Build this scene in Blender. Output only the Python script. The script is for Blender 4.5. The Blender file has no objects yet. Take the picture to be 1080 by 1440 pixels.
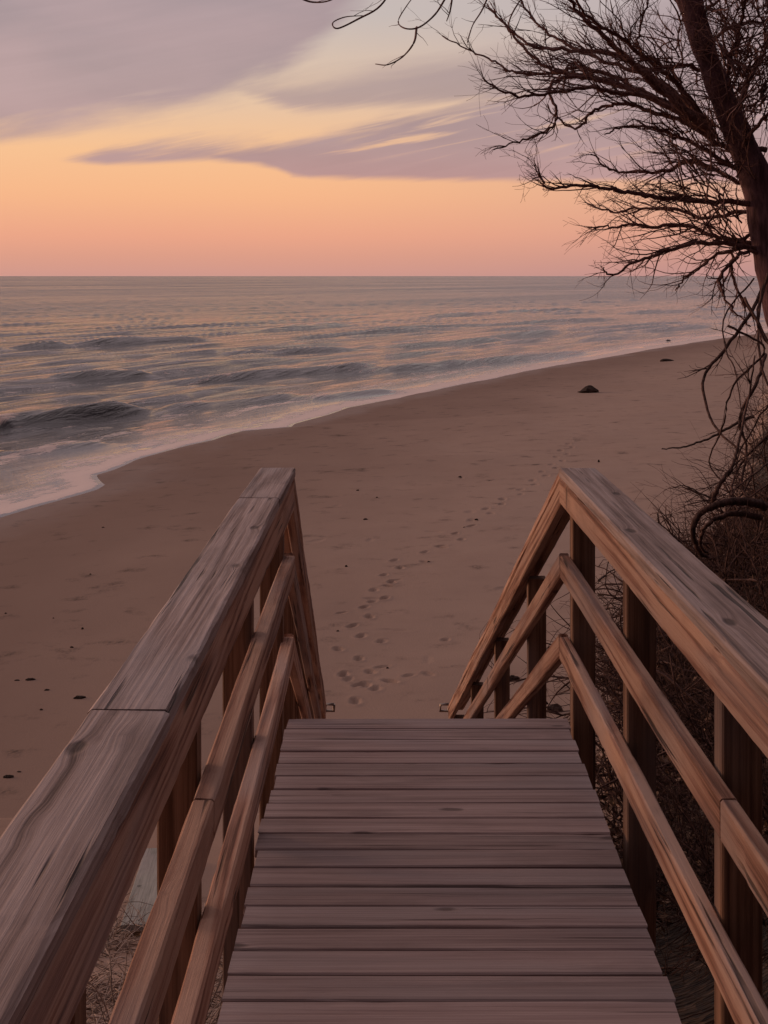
import bpy, math, random
import numpy as np
from mathutils import Vector, Matrix

random.seed(11)
rng = np.random.default_rng(7)
scene = bpy.context.scene
col = scene.collection
R = math.radians

# ------------------------------------------------------------------ camera
F = 2200.0            # focal length in photo pixels (photo 1080 x 1440)
EYE = 5.30            # eye height above the water, metres
VX, VY = 552.0, 388.0 # where the deck lines vanish / the horizon
cam_d = bpy.data.cameras.new('camera')
cam = bpy.data.objects.new('camera', cam_d); col.objects.link(cam)
cam.location = (0, 0, EYE); cam.rotation_euler = (R(90), R(0.0), 0)
cam_d.sensor_fit = 'VERTICAL'; cam_d.sensor_height = 24.0
cam_d.lens = 24.0 * F / 1440.0
cam_d.shift_x = (540 - VX) / 1440.0
cam_d.shift_y = (VY - 720) / 1440.0
cam_d.clip_start = 0.05; cam_d.clip_end = 60000
scene.camera = cam
scene.render.resolution_x = 768; scene.render.resolution_y = 1024
scene.view_settings.view_transform = 'Standard'
scene.view_settings.look = 'None'
scene.view_settings.exposure = 0.0
scene.view_settings.gamma = 1.0

def lin(c):
    out = []
    for v in c:
        v /= 255.0
        out.append(v / 12.92 if v <= 0.04045 else ((v + 0.055) / 1.055) ** 2.4)
    return out

# ------------------------------------------------------------------ node helpers
class NG:
    def __init__(self, nt):
        self.nt = nt; nt.nodes.clear()
    def n(self, t, **kw):
        nd = self.nt.nodes.new(t)
        for k, v in kw.items(): setattr(nd, k, v)
        return nd
    def set(self, sock, v):
        if isinstance(v, bpy.types.NodeSocket): self.nt.links.new(v, sock)
        else:
            if hasattr(sock.default_value, '__len__'):
                L = len(sock.default_value)
                if not hasattr(v, '__len__'): v = [v] * L
                v = list(v)
                if L == 4 and len(v) == 3: v.append(1.0)
            sock.default_value = v
    def m(self, op, a, b=0.0, c=0.0, clamp=False):
        nd = self.n('ShaderNodeMath', operation=op); nd.use_clamp = clamp
        self.set(nd.inputs[0], a); self.set(nd.inputs[1], b); self.set(nd.inputs[2], c)
        return nd.outputs[0]
    def vm(self, op, a, b=(0, 0, 0)):
        nd = self.n('ShaderNodeVectorMath', operation=op)
        self.set(nd.inputs[0], a); self.set(nd.inputs[1], b)
        return nd.outputs[0]
    def mix(self, f, a, b, mode='MIX'):
        nd = self.n('ShaderNodeMix', data_type='RGBA', blend_type=mode)
        self.set(nd.inputs[0], f); self.set(nd.inputs[6], a); self.set(nd.inputs[7], b)
        return nd.outputs[2]
    def ss(self, v, lo, hi, a=0.0, b=1.0):
        nd = self.n('ShaderNodeMapRange', interpolation_type='SMOOTHSTEP')
        self.set(nd.inputs[0], v); self.set(nd.inputs[1], lo); self.set(nd.inputs[2], hi)
        self.set(nd.inputs[3], a); self.set(nd.inputs[4], b)
        return nd.outputs[0]
    def mr(self, v, lo, hi, a=0.0, b=1.0):
        nd = self.n('ShaderNodeMapRange')
        self.set(nd.inputs[0], v); self.set(nd.inputs[1], lo); self.set(nd.inputs[2], hi)
        self.set(nd.inputs[3], a); self.set(nd.inputs[4], b)
        return nd.outputs[0]
    def ramp(self, f, stops, interp='LINEAR'):
        nd = self.n('ShaderNodeValToRGB'); cr = nd.color_ramp; cr.interpolation = interp
        while len(cr.elements) < len(stops): cr.elements.new(0.5)
        for e, (p, c) in zip(cr.elements, stops):
            e.position = p
        for e, (p, c) in zip(cr.elements, stops):
            if not hasattr(c, '__len__'): c = (c, c, c)
            e.color = (c[0], c[1], c[2], 1)
        self.set(nd.inputs[0], f)
        return nd.outputs[0]
    def pw(self, u, pts, ulo, uhi, vlo, vhi):
        """piecewise linear function of u"""
        f = self.mr(u, ulo, uhi)
        r = self.ramp(f, [((p - ulo) / (uhi - ulo), (v - vlo) / (vhi - vlo)) for p, v in pts])
        return self.mr(r, 0, 1, vlo, vhi)
    def noise(self, vec, scale=1.0, detail=4.0, rough=0.5, dist=0.0, dims='3D'):
        nd = self.n('ShaderNodeTexNoise', noise_dimensions=dims)
        self.set(nd.inputs['Vector'], vec); self.set(nd.inputs['Scale'], scale)
        self.set(nd.inputs['Detail'], detail); self.set(nd.inputs['Roughness'], rough)
        self.set(nd.inputs['Distortion'], dist)
        return nd.outputs[0]
    def comb(self, x, y, z=0.0):
        nd = self.n('ShaderNodeCombineXYZ')
        self.set(nd.inputs[0], x); self.set(nd.inputs[1], y); self.set(nd.inputs[2], z)
        return nd.outputs[0]
    def sep(self, v):
        nd = self.n('ShaderNodeSeparateXYZ'); self.set(nd.inputs[0], v)
        return nd.outputs
    def bump(self, h, strength=0.5, dist=0.01, normal=None):
        nd = self.n('ShaderNodeBump')
        self.set(nd.inputs['Height'], h); self.set(nd.inputs['Strength'], strength)
        self.set(nd.inputs['Distance'], dist)
        if normal is not None: self.set(nd.inputs['Normal'], normal)
        return nd.outputs[0]

# ------------------------------------------------------------------ world: dusk sky with cloud bands
world = bpy.data.worlds.new('World'); scene.world = world; world.use_nodes = True
g = NG(world.node_tree)
tc = g.n('ShaderNodeTexCoord')
d = g.vm('NORMALIZE', tc.outputs['Generated'])
dx, dy, dz = g.sep(d)
el = g.m('ARCSINE', dz)
az = g.m('ARCTAN2', dx, dy)
U = g.m('MULTIPLY_ADD', az, F, 552.0)     # azimuth and elevation in fine angular steps
V = g.m('MULTIPLY_ADD', el, -F, 388.0)
clear = g.ramp(g.mr(el, 0, 1.5708), [(p / 1.5708, lin(c)) for p, c in [
    (0.0, (208, 152, 140)), (0.010, (218, 156, 136)), (0.026, (236, 166, 136)), (0.052, (247, 184, 139)),
    (0.080, (247, 194, 147)), (0.115, (228, 196, 168)), (0.165, (200, 188, 182)),
    (0.32, (206, 190, 190)), (0.8, (246, 226, 224)), (1.57, (250, 232, 230))]])
cool = g.ramp(g.mr(el, 0, 1.5708), [(p / 1.5708, lin(c)) for p, c in [
    (0.0, (178, 138, 138)), (0.03, (206, 156, 142)), (0.07, (200, 160, 152)), (0.12, (178, 158, 165)),
    (0.32, (196, 182, 188)), (0.8, (232, 214, 214)), (1.57, (238, 218, 218))]])
sky = g.mix(g.ss(U, 350, 1500), clear, cool)
# streaky noise fields (wind-drawn cloud, rising gently to the right)
pu = g.m('MULTIPLY_ADD', V, -0.20, g.m('MULTIPLY', U, 0.98))
pv = g.m('MULTIPLY_ADD', V, 0.98, g.m('MULTIPLY', U, 0.20))
nA = g.m('SUBTRACT', g.noise(g.comb(g.m('MULTIPLY', pu, 1/260), g.m('MULTIPLY', pv, 1/42)), 1, 5, .55, .3), .5)
nB = g.m('SUBTRACT', g.noise(g.comb(g.m('MULTIPLY', pu, 1/230), g.m('MULTIPLY', pv, 1/13), 4.2), 1, 6, .55, .4), .5)
nC = g.m('SUBTRACT', g.noise(g.comb(g.m('MULTIPLY', U, 1/420), g.m('MULTIPLY', V, 1/150), 9.1), 1, 5, .5, .4), .5)
LO, HI = -2400, 3600
L1 = g.pw(U, [(LO, 230), (-300, 210), (0, 206), (130, 184), (280, 156), (390, 110), (455, 55), (520, 0), (640, -90), (1000, -300), (HI, -500)], LO, HI, -500, 500)
k1 = g.m('ADD', g.m('SUBTRACT', L1, V), g.m('MULTIPLY_ADD', nA, 90.0, g.m('MULTIPLY', nB, 20.0)))
m1 = g.ss(k1, -22, 34)
T2 = g.pw(U, [(LO, 260), (60, 232), (150, 214), (300, 204), (420, 190), (560, 166), (700, 138), (820, 96), (930, 30), (1100, -80), (HI, -500)], LO, HI, -500, 500)
B2 = g.pw(U, [(LO, 240), (60, 224), (150, 236), (300, 228), (380, 236), (420, 252), (600, 254), (860, 256), (1100, 262), (HI, 300)], LO, HI, -500, 500)
m2 = g.m('MULTIPLY', g.ss(g.m('ADD', g.m('SUBTRACT', V, T2), g.m('MULTIPLY_ADD', nA, 60.0, g.m('MULTIPLY', nB, 40.0))), -14, 18),
         g.ss(g.m('ADD', g.m('SUBTRACT', B2, V), g.m('MULTIPLY', nB, 10.0)), -4, 8))
T3 = g.pw(U, [(LO, 260), (330, 122), (450, 112), (600, 92), (760, 74), (900, 20), (HI, -400)], LO, HI, -500, 500)
B3 = g.pw(U, [(LO, 200), (330, 132), (420, 158), (640, 146), (760, 140), (900, 110), (HI, 0)], LO, HI, -500, 500)
m3 = g.m('MULTIPLY', g.ss(g.m('ADD', g.m('SUBTRACT', V, T3), g.m('MULTIPLY', nA, 60.0)), -22, 24),
         g.ss(g.m('ADD', g.m('SUBTRACT', B3, V), g.m('MULTIPLY_ADD', nB, 30.0, g.m('MULTIPLY', nA, 20.0))), -10, 12))
m3 = g.m('MULTIPLY', m3, 0.8)
m4 = g.m('MULTIPLY', g.ss(V, 40, -260), g.ss(nC, -.14, .16, .35, .9))
mm = g.m('MAXIMUM', g.m('MAXIMUM', m1, m2), g.m('MAXIMUM', m3, m4))
# thin bright streaks cutting the cloud
streak = g.m('MULTIPLY', g.ss(nB, .03, .22), g.m('MULTIPLY', g.ss(U, 60, 300), g.ss(V, 236, 200)))
mm = g.m('MULTIPLY', mm, g.m('SUBTRACT', 1.0, g.m('MULTIPLY', streak, g.m('MULTIPLY', g.ss(V, 120, 165), .8))))
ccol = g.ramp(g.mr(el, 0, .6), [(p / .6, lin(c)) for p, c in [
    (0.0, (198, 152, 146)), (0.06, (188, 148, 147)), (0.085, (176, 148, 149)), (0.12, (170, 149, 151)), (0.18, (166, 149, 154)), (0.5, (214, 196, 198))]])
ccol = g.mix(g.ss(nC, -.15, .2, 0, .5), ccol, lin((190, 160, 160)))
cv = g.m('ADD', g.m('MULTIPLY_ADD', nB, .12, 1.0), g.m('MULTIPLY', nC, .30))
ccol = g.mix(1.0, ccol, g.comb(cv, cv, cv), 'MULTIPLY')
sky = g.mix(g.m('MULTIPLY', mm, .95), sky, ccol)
# sunset glow lies low and to the left of the view, the eastern sky behind is much darker
SAZ = R(-58)
sdir = (math.sin(SAZ) * math.cos(R(6)), math.cos(SAZ) * math.cos(R(6)), math.sin(R(6)))
nd = g.n('ShaderNodeVectorMath', operation='DOT_PRODUCT'); g.set(nd.inputs[0], d); g.set(nd.inputs[1], sdir)
dot = nd.outputs['Value']
glow = g.m('POWER', g.m('MAXIMUM', dot, 0.0), 16.0)
low = g.ss(el, .5, .02)
sky = g.mix(g.m('MULTIPLY', g.m('MULTIPLY', glow, low), .95), sky, (2.2, 1.05, .50))
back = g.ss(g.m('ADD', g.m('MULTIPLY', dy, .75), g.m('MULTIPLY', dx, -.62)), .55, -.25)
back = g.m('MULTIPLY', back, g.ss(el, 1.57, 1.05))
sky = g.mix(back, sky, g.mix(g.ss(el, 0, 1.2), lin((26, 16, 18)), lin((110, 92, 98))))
below = g.ss(el, 0.0, -0.02)
sky = g.mix(below, sky, (.10, .075, .07))
bg = g.n('ShaderNodeBackground'); g.set(bg.inputs[0], sky); bg.inputs[1].default_value = 1.0
wo = g.n('ShaderNodeOutputWorld'); g.nt.links.new(bg.outputs[0], wo.inputs[0])

sun_d = bpy.data.lights.new('sun', 'SUN'); sun_d.energy = 1.15; sun_d.angle = R(14); sun_d.color = (1.0, .56, .33)
sun = bpy.data.objects.new('sun', sun_d); col.objects.link(sun)
sun.rotation_euler = Vector(sdir).to_track_quat('Z', 'Y').to_euler()

# ------------------------------------------------------------------ numpy noise
_P = rng.permutation(4096)
_G = rng.random(4096) * 2 * np.pi
def perlin(x, y, seed=0):
    x = np.asarray(x, float); y = np.asarray(y, float)
    xi = np.floor(x).astype(int); yi = np.floor(y).astype(int)
    xf = x - xi; yf = y - yi
    def gr(ix, iy, fx, fy):
        h = _P[(_P[(ix + seed * 131) & 4095] + iy) & 4095]
        a = _G[h]; return np.cos(a) * fx + np.sin(a) * fy
    u = xf * xf * xf * (xf * (xf * 6 - 15) + 10); v = yf * yf * yf * (yf * (yf * 6 - 15) + 10)
    a = gr(xi, yi, xf, yf); b = gr(xi + 1, yi, xf - 1, yf)
    c = gr(xi, yi + 1, xf, yf - 1); e = gr(xi + 1, yi + 1, xf - 1, yf - 1)
    return (a + (b - a) * u) * (1 - v) + (c + (e - c) * u) * v
def fbm(x, y, o=4, seed=0):
    r = 0; am = 1
    for i in range(o):
        r = r + am * perlin(x * 2 ** i, y * 2 ** i, seed + i); am *= .5
    return r
def sstep(a, b, x):
    t = np.clip((np.asarray(x, float) - a) / (b - a), 0, 1); return t * t * (3 - 2 * t)

# ------------------------------------------------------------------ terrain shape
shore_px = [(-900, 1300), (-500, 960), (-260, 830), (-80, 752), (0, 725), (60, 706), (110, 690), (126, 683), (117, 669), (180, 648), (250, 627),
            (290, 619), (330, 607), (396, 601), (402, 597), (455, 583), (480, 574), (525, 566), (560, 560), (600, 550),
            (640, 542), (700, 530), (745, 520), (775, 514), (830, 506), (880, 497), (930, 488), (1000, 478), (1040, 472),
            (1110, 464), (1200, 455), (1400, 440), (1800, 420), (2600, 404)]
SH = [((x - VX) * EYE / (y - VY), EYE * F / (y - VY)) for x, y in shore_px]
SHX = np.array([-60] + [p[0] for p in SH] + [SH[-1][0] * 12]); SHY = np.array([-160] + [p[1] for p in SH] + [SH[-1][1] * 12])
SHX[0] = SHX[1] - 30
def shore_s(X, Y):           # metres landward of the waterline
    xs = np.interp(Y, SHY, SHX)
    w = np.minimum(Y * .012, 2.0)
    return (X - xs) * .935 + 0.25 * perlin(np.asarray(Y) / 3.1, np.asarray(X) * 0 + .5, 3)
FTY = np.array([-200, -10, 2, 6, 9, 14.8, 18.8, 24.8, 35, 54, 80, 120, 200, 600, 8000])
FTX = np.array([1.4, 1.4, 1.25, 1.2, 1.35, 1.95, 2.9, 4.95, 7.6, 12.6, 20, 34, 66, 300, 5200.])
def ground_z(X, Y):
    X = np.asarray(X, float); Y = np.asarray(Y, float)
    s = shore_s(X, Y)
    h = np.where(s > 0, 1.1 * (1 - np.exp(-np.maximum(s, 0) / 14)), np.maximum(.079 * s, -7))
    # the dune face that the walkway crosses
    dn = np.interp(Y, [-400, -60, -25, -9, -3, 0, 3, 6, 8.4, 10, 12.2, 14.0, 18], [16, 15, 11, 5.2, 3.3, 3.0, 2.85, 2.35, 1.62, 1.2, .85, .4, -9])
    far = sstep(-4, -24, X)
    dn = dn * (1 - far) + h * far
    k = .35
    h = np.maximum(h, dn) + k * .25 * np.maximum(0, 1 - np.abs(h - dn) / k) ** 2
    # wooded bank on the right
    ft = np.interp(Y, FTY, FTX) + .35 * perlin(Y / 2.3, X * 0 + 3.3, 9)
    t = np.maximum(X - ft, 0)
    steep = t * t / (t + .35) * .80
    cap = 4.2 + np.minimum(np.maximum(Y - 20, 0) * .06, 6)
    hb = cap * (1 - np.exp(-steep / cap * 1.15))
    hb = hb * (1 + .16 * fbm(X / 1.7, Y / 1.7, 3, 21))
    h = h + hb * sstep(260, 2000, Y) * 3 + hb * (1 - sstep(260, 2000, Y))
    # gentle unevenness of dry sand
    dry = sstep(2.5, 9, s)
    h = h + dry * (.035 * fbm(X / 3.1, Y / 3.7, 2, 30) +   .002 * fbm(X / .42, Y / .5, 2, 33) * sstep(60, 20, Y))
    return h
def gz(x, y): return float(ground_z(np.array([x]), np.array([y]))[0])
def at(px, py, Y):           # world point seen at a photo pixel, Y metres away
    return Vector(((px - VX) / F * Y, Y, EYE - (py - VY) / F * Y))
def gp(px, py, y0=9.0, y1=300.0):   # where that line of sight meets the ground
    Ys = np.exp(np.linspace(math.log(y0), math.log(y1), 4000))
    X = (px - VX) / F * Ys; Z = EYE - (py - VY) / F * Ys
    k = np.argmax(Z < ground_z(X, Ys))
    return Vector((X[k], Ys[k], gz(X[k], Ys[k])))

# ------------------------------------------------------------------ object helpers
def tag(o, label=None, cat=None, group=None, kind=None):
    if label: o['label'] = label
    if cat: o['category'] = cat
    if group: o['group'] = group
    if kind: o['kind'] = kind
    return o
def empty(name, loc):
    o = bpy.data.objects.new(name, None); col.objects.link(o); o.location = loc
    o.empty_display_size = .2
    return o
def mesh_obj(name, verts, faces, mat, parent=None, loc=(0, 0, 0), smooth=False):
    me = bpy.data.meshes.new(name); me.from_pydata([tuple(v) for v in verts], [], faces); me.update()
    if smooth: me.polygons.foreach_set('use_smooth', [True] * len(me.polygons))
    o = bpy.data.objects.new(name, me); col.objects.link(o)
    me.materials.append(mat)
    l = Vector(loc)
    if parent: o.parent = parent; l = l - parent.location
    o.location = l
    return o
def grid_mesh(name, X, Y, Z, mat, attrs=None, keep=None):
    ny, nx = X.shape
    idx = np.arange(ny * nx).reshape(ny, nx)
    q = np.stack([idx[:-1, :-1], idx[:-1, 1:], idx[1:, 1:], idx[1:, :-1]], -1).reshape(-1, 4)
    if keep is not None:
        kk = keep.ravel()[q].any(1); q = q[kk]
    me = bpy.data.meshes.new(name)
    me.vertices.add(nx * ny); me.vertices.foreach_set('co', np.stack([X, Y, Z], -1).astype(np.float32).ravel())
    me.loops.add(q.size); me.loops.foreach_set('vertex_index', q.astype(np.int32).ravel())
    me.polygons.add(len(q)); me.polygons.foreach_set('loop_start', np.arange(0, q.size, 4, dtype=np.int32))
    me.polygons.foreach_set('loop_total', np.full(len(q), 4, dtype=np.int32))
    me.update(calc_edges=True); me.validate()
    me.polygons.foreach_set('use_smooth', np.ones(len(me.polygons), dtype=bool))
    for k, a in (attrs or {}).items():
        at_ = me.attributes.new(k, 'FLOAT', 'POINT'); at_.data.foreach_set('value', a.astype(np.float32).ravel())
    me.materials.append(mat)
    o = bpy.data.objects.new(name, me); col.objects.link(o)
    return o

class Tubes:
    def __init__(self): self.v = []; self.f = []
    def add(self, pts, rad, sides=4):
        n = len(pts)
        if n < 2: return
        base = len(self.v); up = Vector((0.13, .21, .97))
        for i, p in enumerate(pts):
            t = (pts[min(i + 1, n - 1)] - pts[max(i - 1, 0)])
            if t.length < 1e-9: t = Vector((0, 0, 1))
            t.normalize()
            a = t.cross(up)
            if a.length < .05: a = t.cross(Vector((1, 0, 0)))
            a.normalize(); b = t.cross(a)
            r = rad[i]
            for k in range(sides):
                an = 2 * math.pi * k / sides
                self.v.append(p + a * (math.cos(an) * r) + b * (math.sin(an) * r))
        for i in range(n - 1):
            for k in range(sides):
                k2 = (k + 1) % sides
                self.f.append((base + i * sides + k, base + i * sides + k2, base + (i + 1) * sides + k2, base + (i + 1) * sides + k))
        self.f.append(tuple(base + k for k in range(sides))[::-1])
        self.f.append(tuple(base + (n - 1) * sides + k for k in range(sides)))
    def build(self, name, mat, parent=None, loc=(0, 0, 0), smooth=True):
        l = Vector(loc)
        return mesh_obj(name, [p - l for p in self.v], self.f, mat, parent, l, smooth)
def smooth_poly(pts, n=5):   # Catmull-Rom through control points
    P = [pts[0] * 2 - pts[1]] + list(pts) + [pts[-1] * 2 - pts[-2]]
    out = []
    for i in range(1, len(P) - 2):
        for j in range(n):
            t = j / n
            out.append(.5 * ((2 * P[i]) + (P[i + 1] - P[i - 1]) * t + (2 * P[i - 1] - 5 * P[i] + 4 * P[i + 1] - P[i + 2]) * t * t
                             + (3 * P[i] - P[i - 1] - 3 * P[i + 1] + P[i + 2]) * t ** 3))
    out.append(P[-2]); return out

# ------------------------------------------------------------------ materials
def new_mat(name):
    m = bpy.data.materials.new(name); m.use_nodes = True
    return m, NG(m.node_tree)
def finish(g, base, rough=.8, normal=None, spec=.3, metallic=0.0):
    b = g.n('ShaderNodeBsdfPrincipled'); o = g.n('ShaderNodeOutputMaterial')
    g.set(b.inputs['Base Color'], base); g.set(b.inputs['Roughness'], rough)
    g.set(b.inputs['Specular IOR Level'], spec); g.set(b.inputs['Metallic'], metallic)
    if normal is not None: g.set(b.inputs['Normal'], normal)
    g.nt.links.new(b.outputs[0], o.inputs[0]); return b

def wood_mat(name, dark, mid, light, split=1.0, bump=.6, stripes=.5):
    m, g = new_mat(name)
    tc = g.n('ShaderNodeTexCoord'); oi = g.n('ShaderNodeObjectInfo')
    rnd = oi.outputs['Random']
    off = g.comb(g.m('MULTIPLY', rnd, 91.0), g.m('MULTIPLY', rnd, 37.0), g.m('MULTIPLY', rnd, 53.0))
    p = g.vm('ADD', tc.outputs['Object'], off)
    # knots pull the grain around them
    kv = g.n('ShaderNodeTexVoronoi', feature='F1'); g.set(kv.inputs['Vector'], g.vm('MULTIPLY', p, (3.4, 9.0, 1.6))); kv.inputs['Scale'].default_value = 1
    kd = g.m('ADD', kv.outputs['Distance'], g.m('MULTIPLY', g.m('SUBTRACT', g.noise(p, 18, 2), .5), .10))
    rk = g.n('ShaderNodeTexWhiteNoise'); g.set(rk.inputs[0], kv.outputs['Position'])
    isk = g.m('GREATER_THAN', rk.outputs[0], .64)
    pull = g.m('MULTIPLY', g.m('MULTIPLY', g.ss(kd, .36, .0), isk), .011)
    px, py, pz = g.sep(p)
    wob = g.m('MULTIPLY', g.m('SUBTRACT', g.noise(g.vm('MULTIPLY', p, (.7, 2.5, 2.5)), 1, 2, .5), .5), .012)
    q = g.comb(px, g.m('ADD', g.m('ADD', py, wob), pull), g.m('ADD', pz, wob))
    ring = g.m('SINE', g.m('MULTIPLY', g.noise(g.vm('MULTIPLY', q, (.20, 7.0, 7.0)), 1, 1.5, .4), 60.0))
    ring = g.m('MULTIPLY_ADD', ring, .5, .5)
    fine = g.noise(g.vm('MULTIPLY', q, (1.6, 110, 110)), 1, 5, .66)
    mid_n = g.noise(g.vm('MULTIPLY', q, (1.0, 16, 16)), 1, 4, .55)
    blot = g.noise(g.vm('MULTIPLY', p, (2.4, 7, 7)), 1, 4, .6)
    f = g.m('ADD', g.m('MULTIPLY', fine, .62), g.m('ADD', g.m('MULTIPLY', ring, .13 * stripes * 2), g.m('MULTIPLY', mid_n, .35)))
    f = g.m('SUBTRACT', f, .02 + .10 * stripes)
    c = g.ramp(f, [(.27, dark), (.42, mid), (.58, light)])
    c = g.mix(g.ss(blot, .48, .74, 0, .45), c, g.vm('SCALE', mid, (0, 0, 0)) if False else [v * .55 for v in mid])
    # silvered weathering patches
    c = g.mix(g.ss(g.noise(g.vm('MULTIPLY', p, (.9, 5, 5)), 1, 3, .5), .46, .66, 0, .40), c, [sum(light) / 3 * .95 * w for w in (1.08, .94, .95)])
    # splits
    sp = g.noise(g.vm('MULTIPLY', q, (1.0, 52, 52)), 1, 2.5, .5)
    gate = g.ss(g.noise(g.vm('MULTIPLY', p, (1.3, 5, 5)), 1, 2), .45, .56)
    spl = g.m('MULTIPLY', g.ss(sp, .40, .33), g.m('MULTIPLY', gate, split))
    c = g.mix(g.m('MULTIPLY', spl, .8), c, [v * .22 for v in dark])
    kn = g.m('MULTIPLY', g.ss(kd, .17, .08), isk)
    c = g.mix(g.m('MULTIPLY', kn, .75), c, [v * .45 for v in dark])
    val = g.mr(rnd, 0, 1, .80, 1.16)
    c = g.mix(1.0, c, g.comb(val, val, val), 'MULTIPLY')
    hgt = g.m('SUBTRACT', g.m('ADD', g.m('MULTIPLY', fine, .6), g.m('MULTIPLY', ring, .12)), g.m('ADD', g.m('MULTIPLY', spl, 1.2), g.m('MULTIPLY', kn, .5)))
    nrm = g.bump(hgt, bump, .006)
    finish(g, c, g.mr(fine, 0, 1, .92, .68), nrm, .25)
    return m
M = {}
M['deck'] = wood_mat('deck_wood', (.175, .120, .113), (.285, .204, .195), (.385, .290, .277), .7, .6, .35)
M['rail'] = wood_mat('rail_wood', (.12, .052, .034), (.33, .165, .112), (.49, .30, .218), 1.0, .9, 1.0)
M['cap'] = wood_mat('weathered_cap_wood', (.10, .065, .056), (.27, .193, .173), (.42, .32, .295), 1.0, 1.0, .5)
M['post'] = wood_mat('post_wood', (.08, .035, .020), (.17, .085, .050), (.28, .155, .10), .6, .6, .6)
M['oldwood'] = wood_mat('grey_board_wood', (.13, .13, .12), (.23, .235, .22), (.32, .32, .30), .6, .5, .2)

def sand_mat():
    m, g = new_mat('sand')
    geo = g.n('ShaderNodeNewGeometry'); P = geo.outputs['Position']
    a = g.n('ShaderNodeAttribute', attribute_name='shore'); s = a.outputs['Fac']
    b = g.n('ShaderNodeAttribute', attribute_name='bank'); bk = b.outputs['Fac']
    big = g.noise(g.vm('MULTIPLY', P, (.16, .09, .2)), 1, 4, .55)
    med = g.noise(P, 1.3, 5, .6)
    fine = g.noise(P, 38, 4, .65)
    speck = g.noise(P, 9, 3, .6)
    dry = g.mix(big, (.355, .240, .187), (.415, .292, .233))
    dry = g.mix(g.ss(med, .35, .75, 0, .22), dry, (.26, .163, .128))
    sw = g.m('ADD', s, g.m('MULTIPLY', g.m('SUBTRACT', g.noise(g.vm('MULTIPLY', P, (.35, .13, .2)), 1, 4, .5), .5), 7.0))
    wet = g.mix(med, (.205, .126, .097), (.235, .148, .114))
    c = g.mix(g.ss(sw, 1.5, 12.0), wet, dry)
    c = g.mix(g.ss(fine, .60, .80, 0, .10), c, (.12, .08, .065))
    # leaf litter and humus on the bank
    lit = g.n('ShaderNodeTexVoronoi'); g.set(lit.inputs['Vector'], P); lit.inputs['Scale'].default_value = 17
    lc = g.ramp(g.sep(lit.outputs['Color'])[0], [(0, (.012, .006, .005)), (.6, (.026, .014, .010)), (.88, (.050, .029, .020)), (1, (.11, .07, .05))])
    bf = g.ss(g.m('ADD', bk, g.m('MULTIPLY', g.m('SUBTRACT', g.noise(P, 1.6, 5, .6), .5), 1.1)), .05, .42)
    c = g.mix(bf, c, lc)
    h = g.m('ADD', g.m('MULTIPLY', fine, .30), g.m('MULTIPLY', med, .2))
    dryf = g.ss(sw, 1.5, 9.0, .12, 1.0)
    n1 = g.bump(h, g.m('MULTIPLY', dryf, .55), .035)
    n2 = g.bump(lit.outputs['Distance'], g.m('MULTIPLY', bf, .9), .05, n1)
    finish(g, c, g.ss(sw, .1, 2.5, .62, .92), n2, .25)
    return m
M['sand'] = sand_mat()

def water_mat():
    m, g = new_mat('sea_water')
    geo = g.n('ShaderNodeNewGeometry'); P = geo.outputs['Position']
    a = g.n('ShaderNodeAttribute', attribute_name='off'); d = a.outputs['Fac']
    fo = g.n('ShaderNodeAttribute', attribute_name='foam_sheen').outputs['Fac']
    # rotate so that local X runs across the swell
    px, py, pz = g.sep(P)
    cr = g.m('SUBTRACT', g.m('MULTIPLY', py, .354), g.m('MULTIPLY', px, .935))
    al = g.m('ADD', g.m('MULTIPLY', py, .935), g.m('MULTIPLY', px, .354))
    q = g.comb(cr, al, 0)
    r1 = g.noise(g.vm('MULTIPLY', q, (2.2, .20, 1)), 1, 6, .66, .3)
    r2 = g.noise(g.vm('MULTIPLY', q, (.32, .030, 1)), 1, 5, .60, .3)
    r4 = g.noise(g.vm('MULTIPLY', q, (.011, .0022, 1)), 1, 5, .6)
    r3 = g.noise(g.vm('MULTIPLY', q, (.050, .0055, 1)), 1, 4, .55)
    calm = g.ss(d, .6, 5.0, .03, 1.0)
    r5 = g.noise(g.vm('MULTIPLY', P, (.0016, .0075, 1)), 1, 5, .65)
    n = g.bump(r4, g.m('MULTIPLY', g.ss(d, 200, 900), 1.0), 40.0)
    n = g.bump(r3, g.m('MULTIPLY', g.ss(d, 60, 400), .9), 7.0, n)
    n = g.bump(r2, g.m('MULTIPLY', g.ss(d, 4, 60, .4, 1.0), calm), 1.7, n)
    n = g.bump(r1, g.m('MULTIPLY', calm, 1.0), .34, n)
    fn = g.noise(g.vm('MULTIPLY', q, (2.6, .8, 1)), 1, 6, .68, .6)
    fm = g.ss(g.m('ADD', fn, g.m('MULTIPLY', fo, .42)), .70, .86)
    b = g.n('ShaderNodeBsdfPrincipled')
    base = g.mix(fm, (.048, .045, .052), (.86, .69, .62))  # peach tint puts the sky's reflected colour into the froth
    g.set(b.inputs['Base Color'], base)
    g.set(b.inputs['Roughness'], g.m('MAXIMUM', g.m('MULTIPLY', fm, .7), g.m('MULTIPLY', g.ss(d, .8, 6, .2, 1.0), g.m('MAXIMUM', g.m('ADD', g.ss(r4, .35, .65, .07, .15), g.ss(d, 25, 200, 0, .09)), g.m('MULTIPLY', g.ss(r5, .4, .62, .06, .24), g.ss(d, 40, 300)))))); g.set(b.inputs['IOR'], 1.33)
    g.set(b.inputs['Specular IOR Level'], .5)
    g.set(b.inputs['Normal'], n)
    o = g.n('ShaderNodeOutputMaterial'); g.nt.links.new(b.outputs[0], o.inputs[0])
    return m
M['water'] = water_mat()

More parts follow.
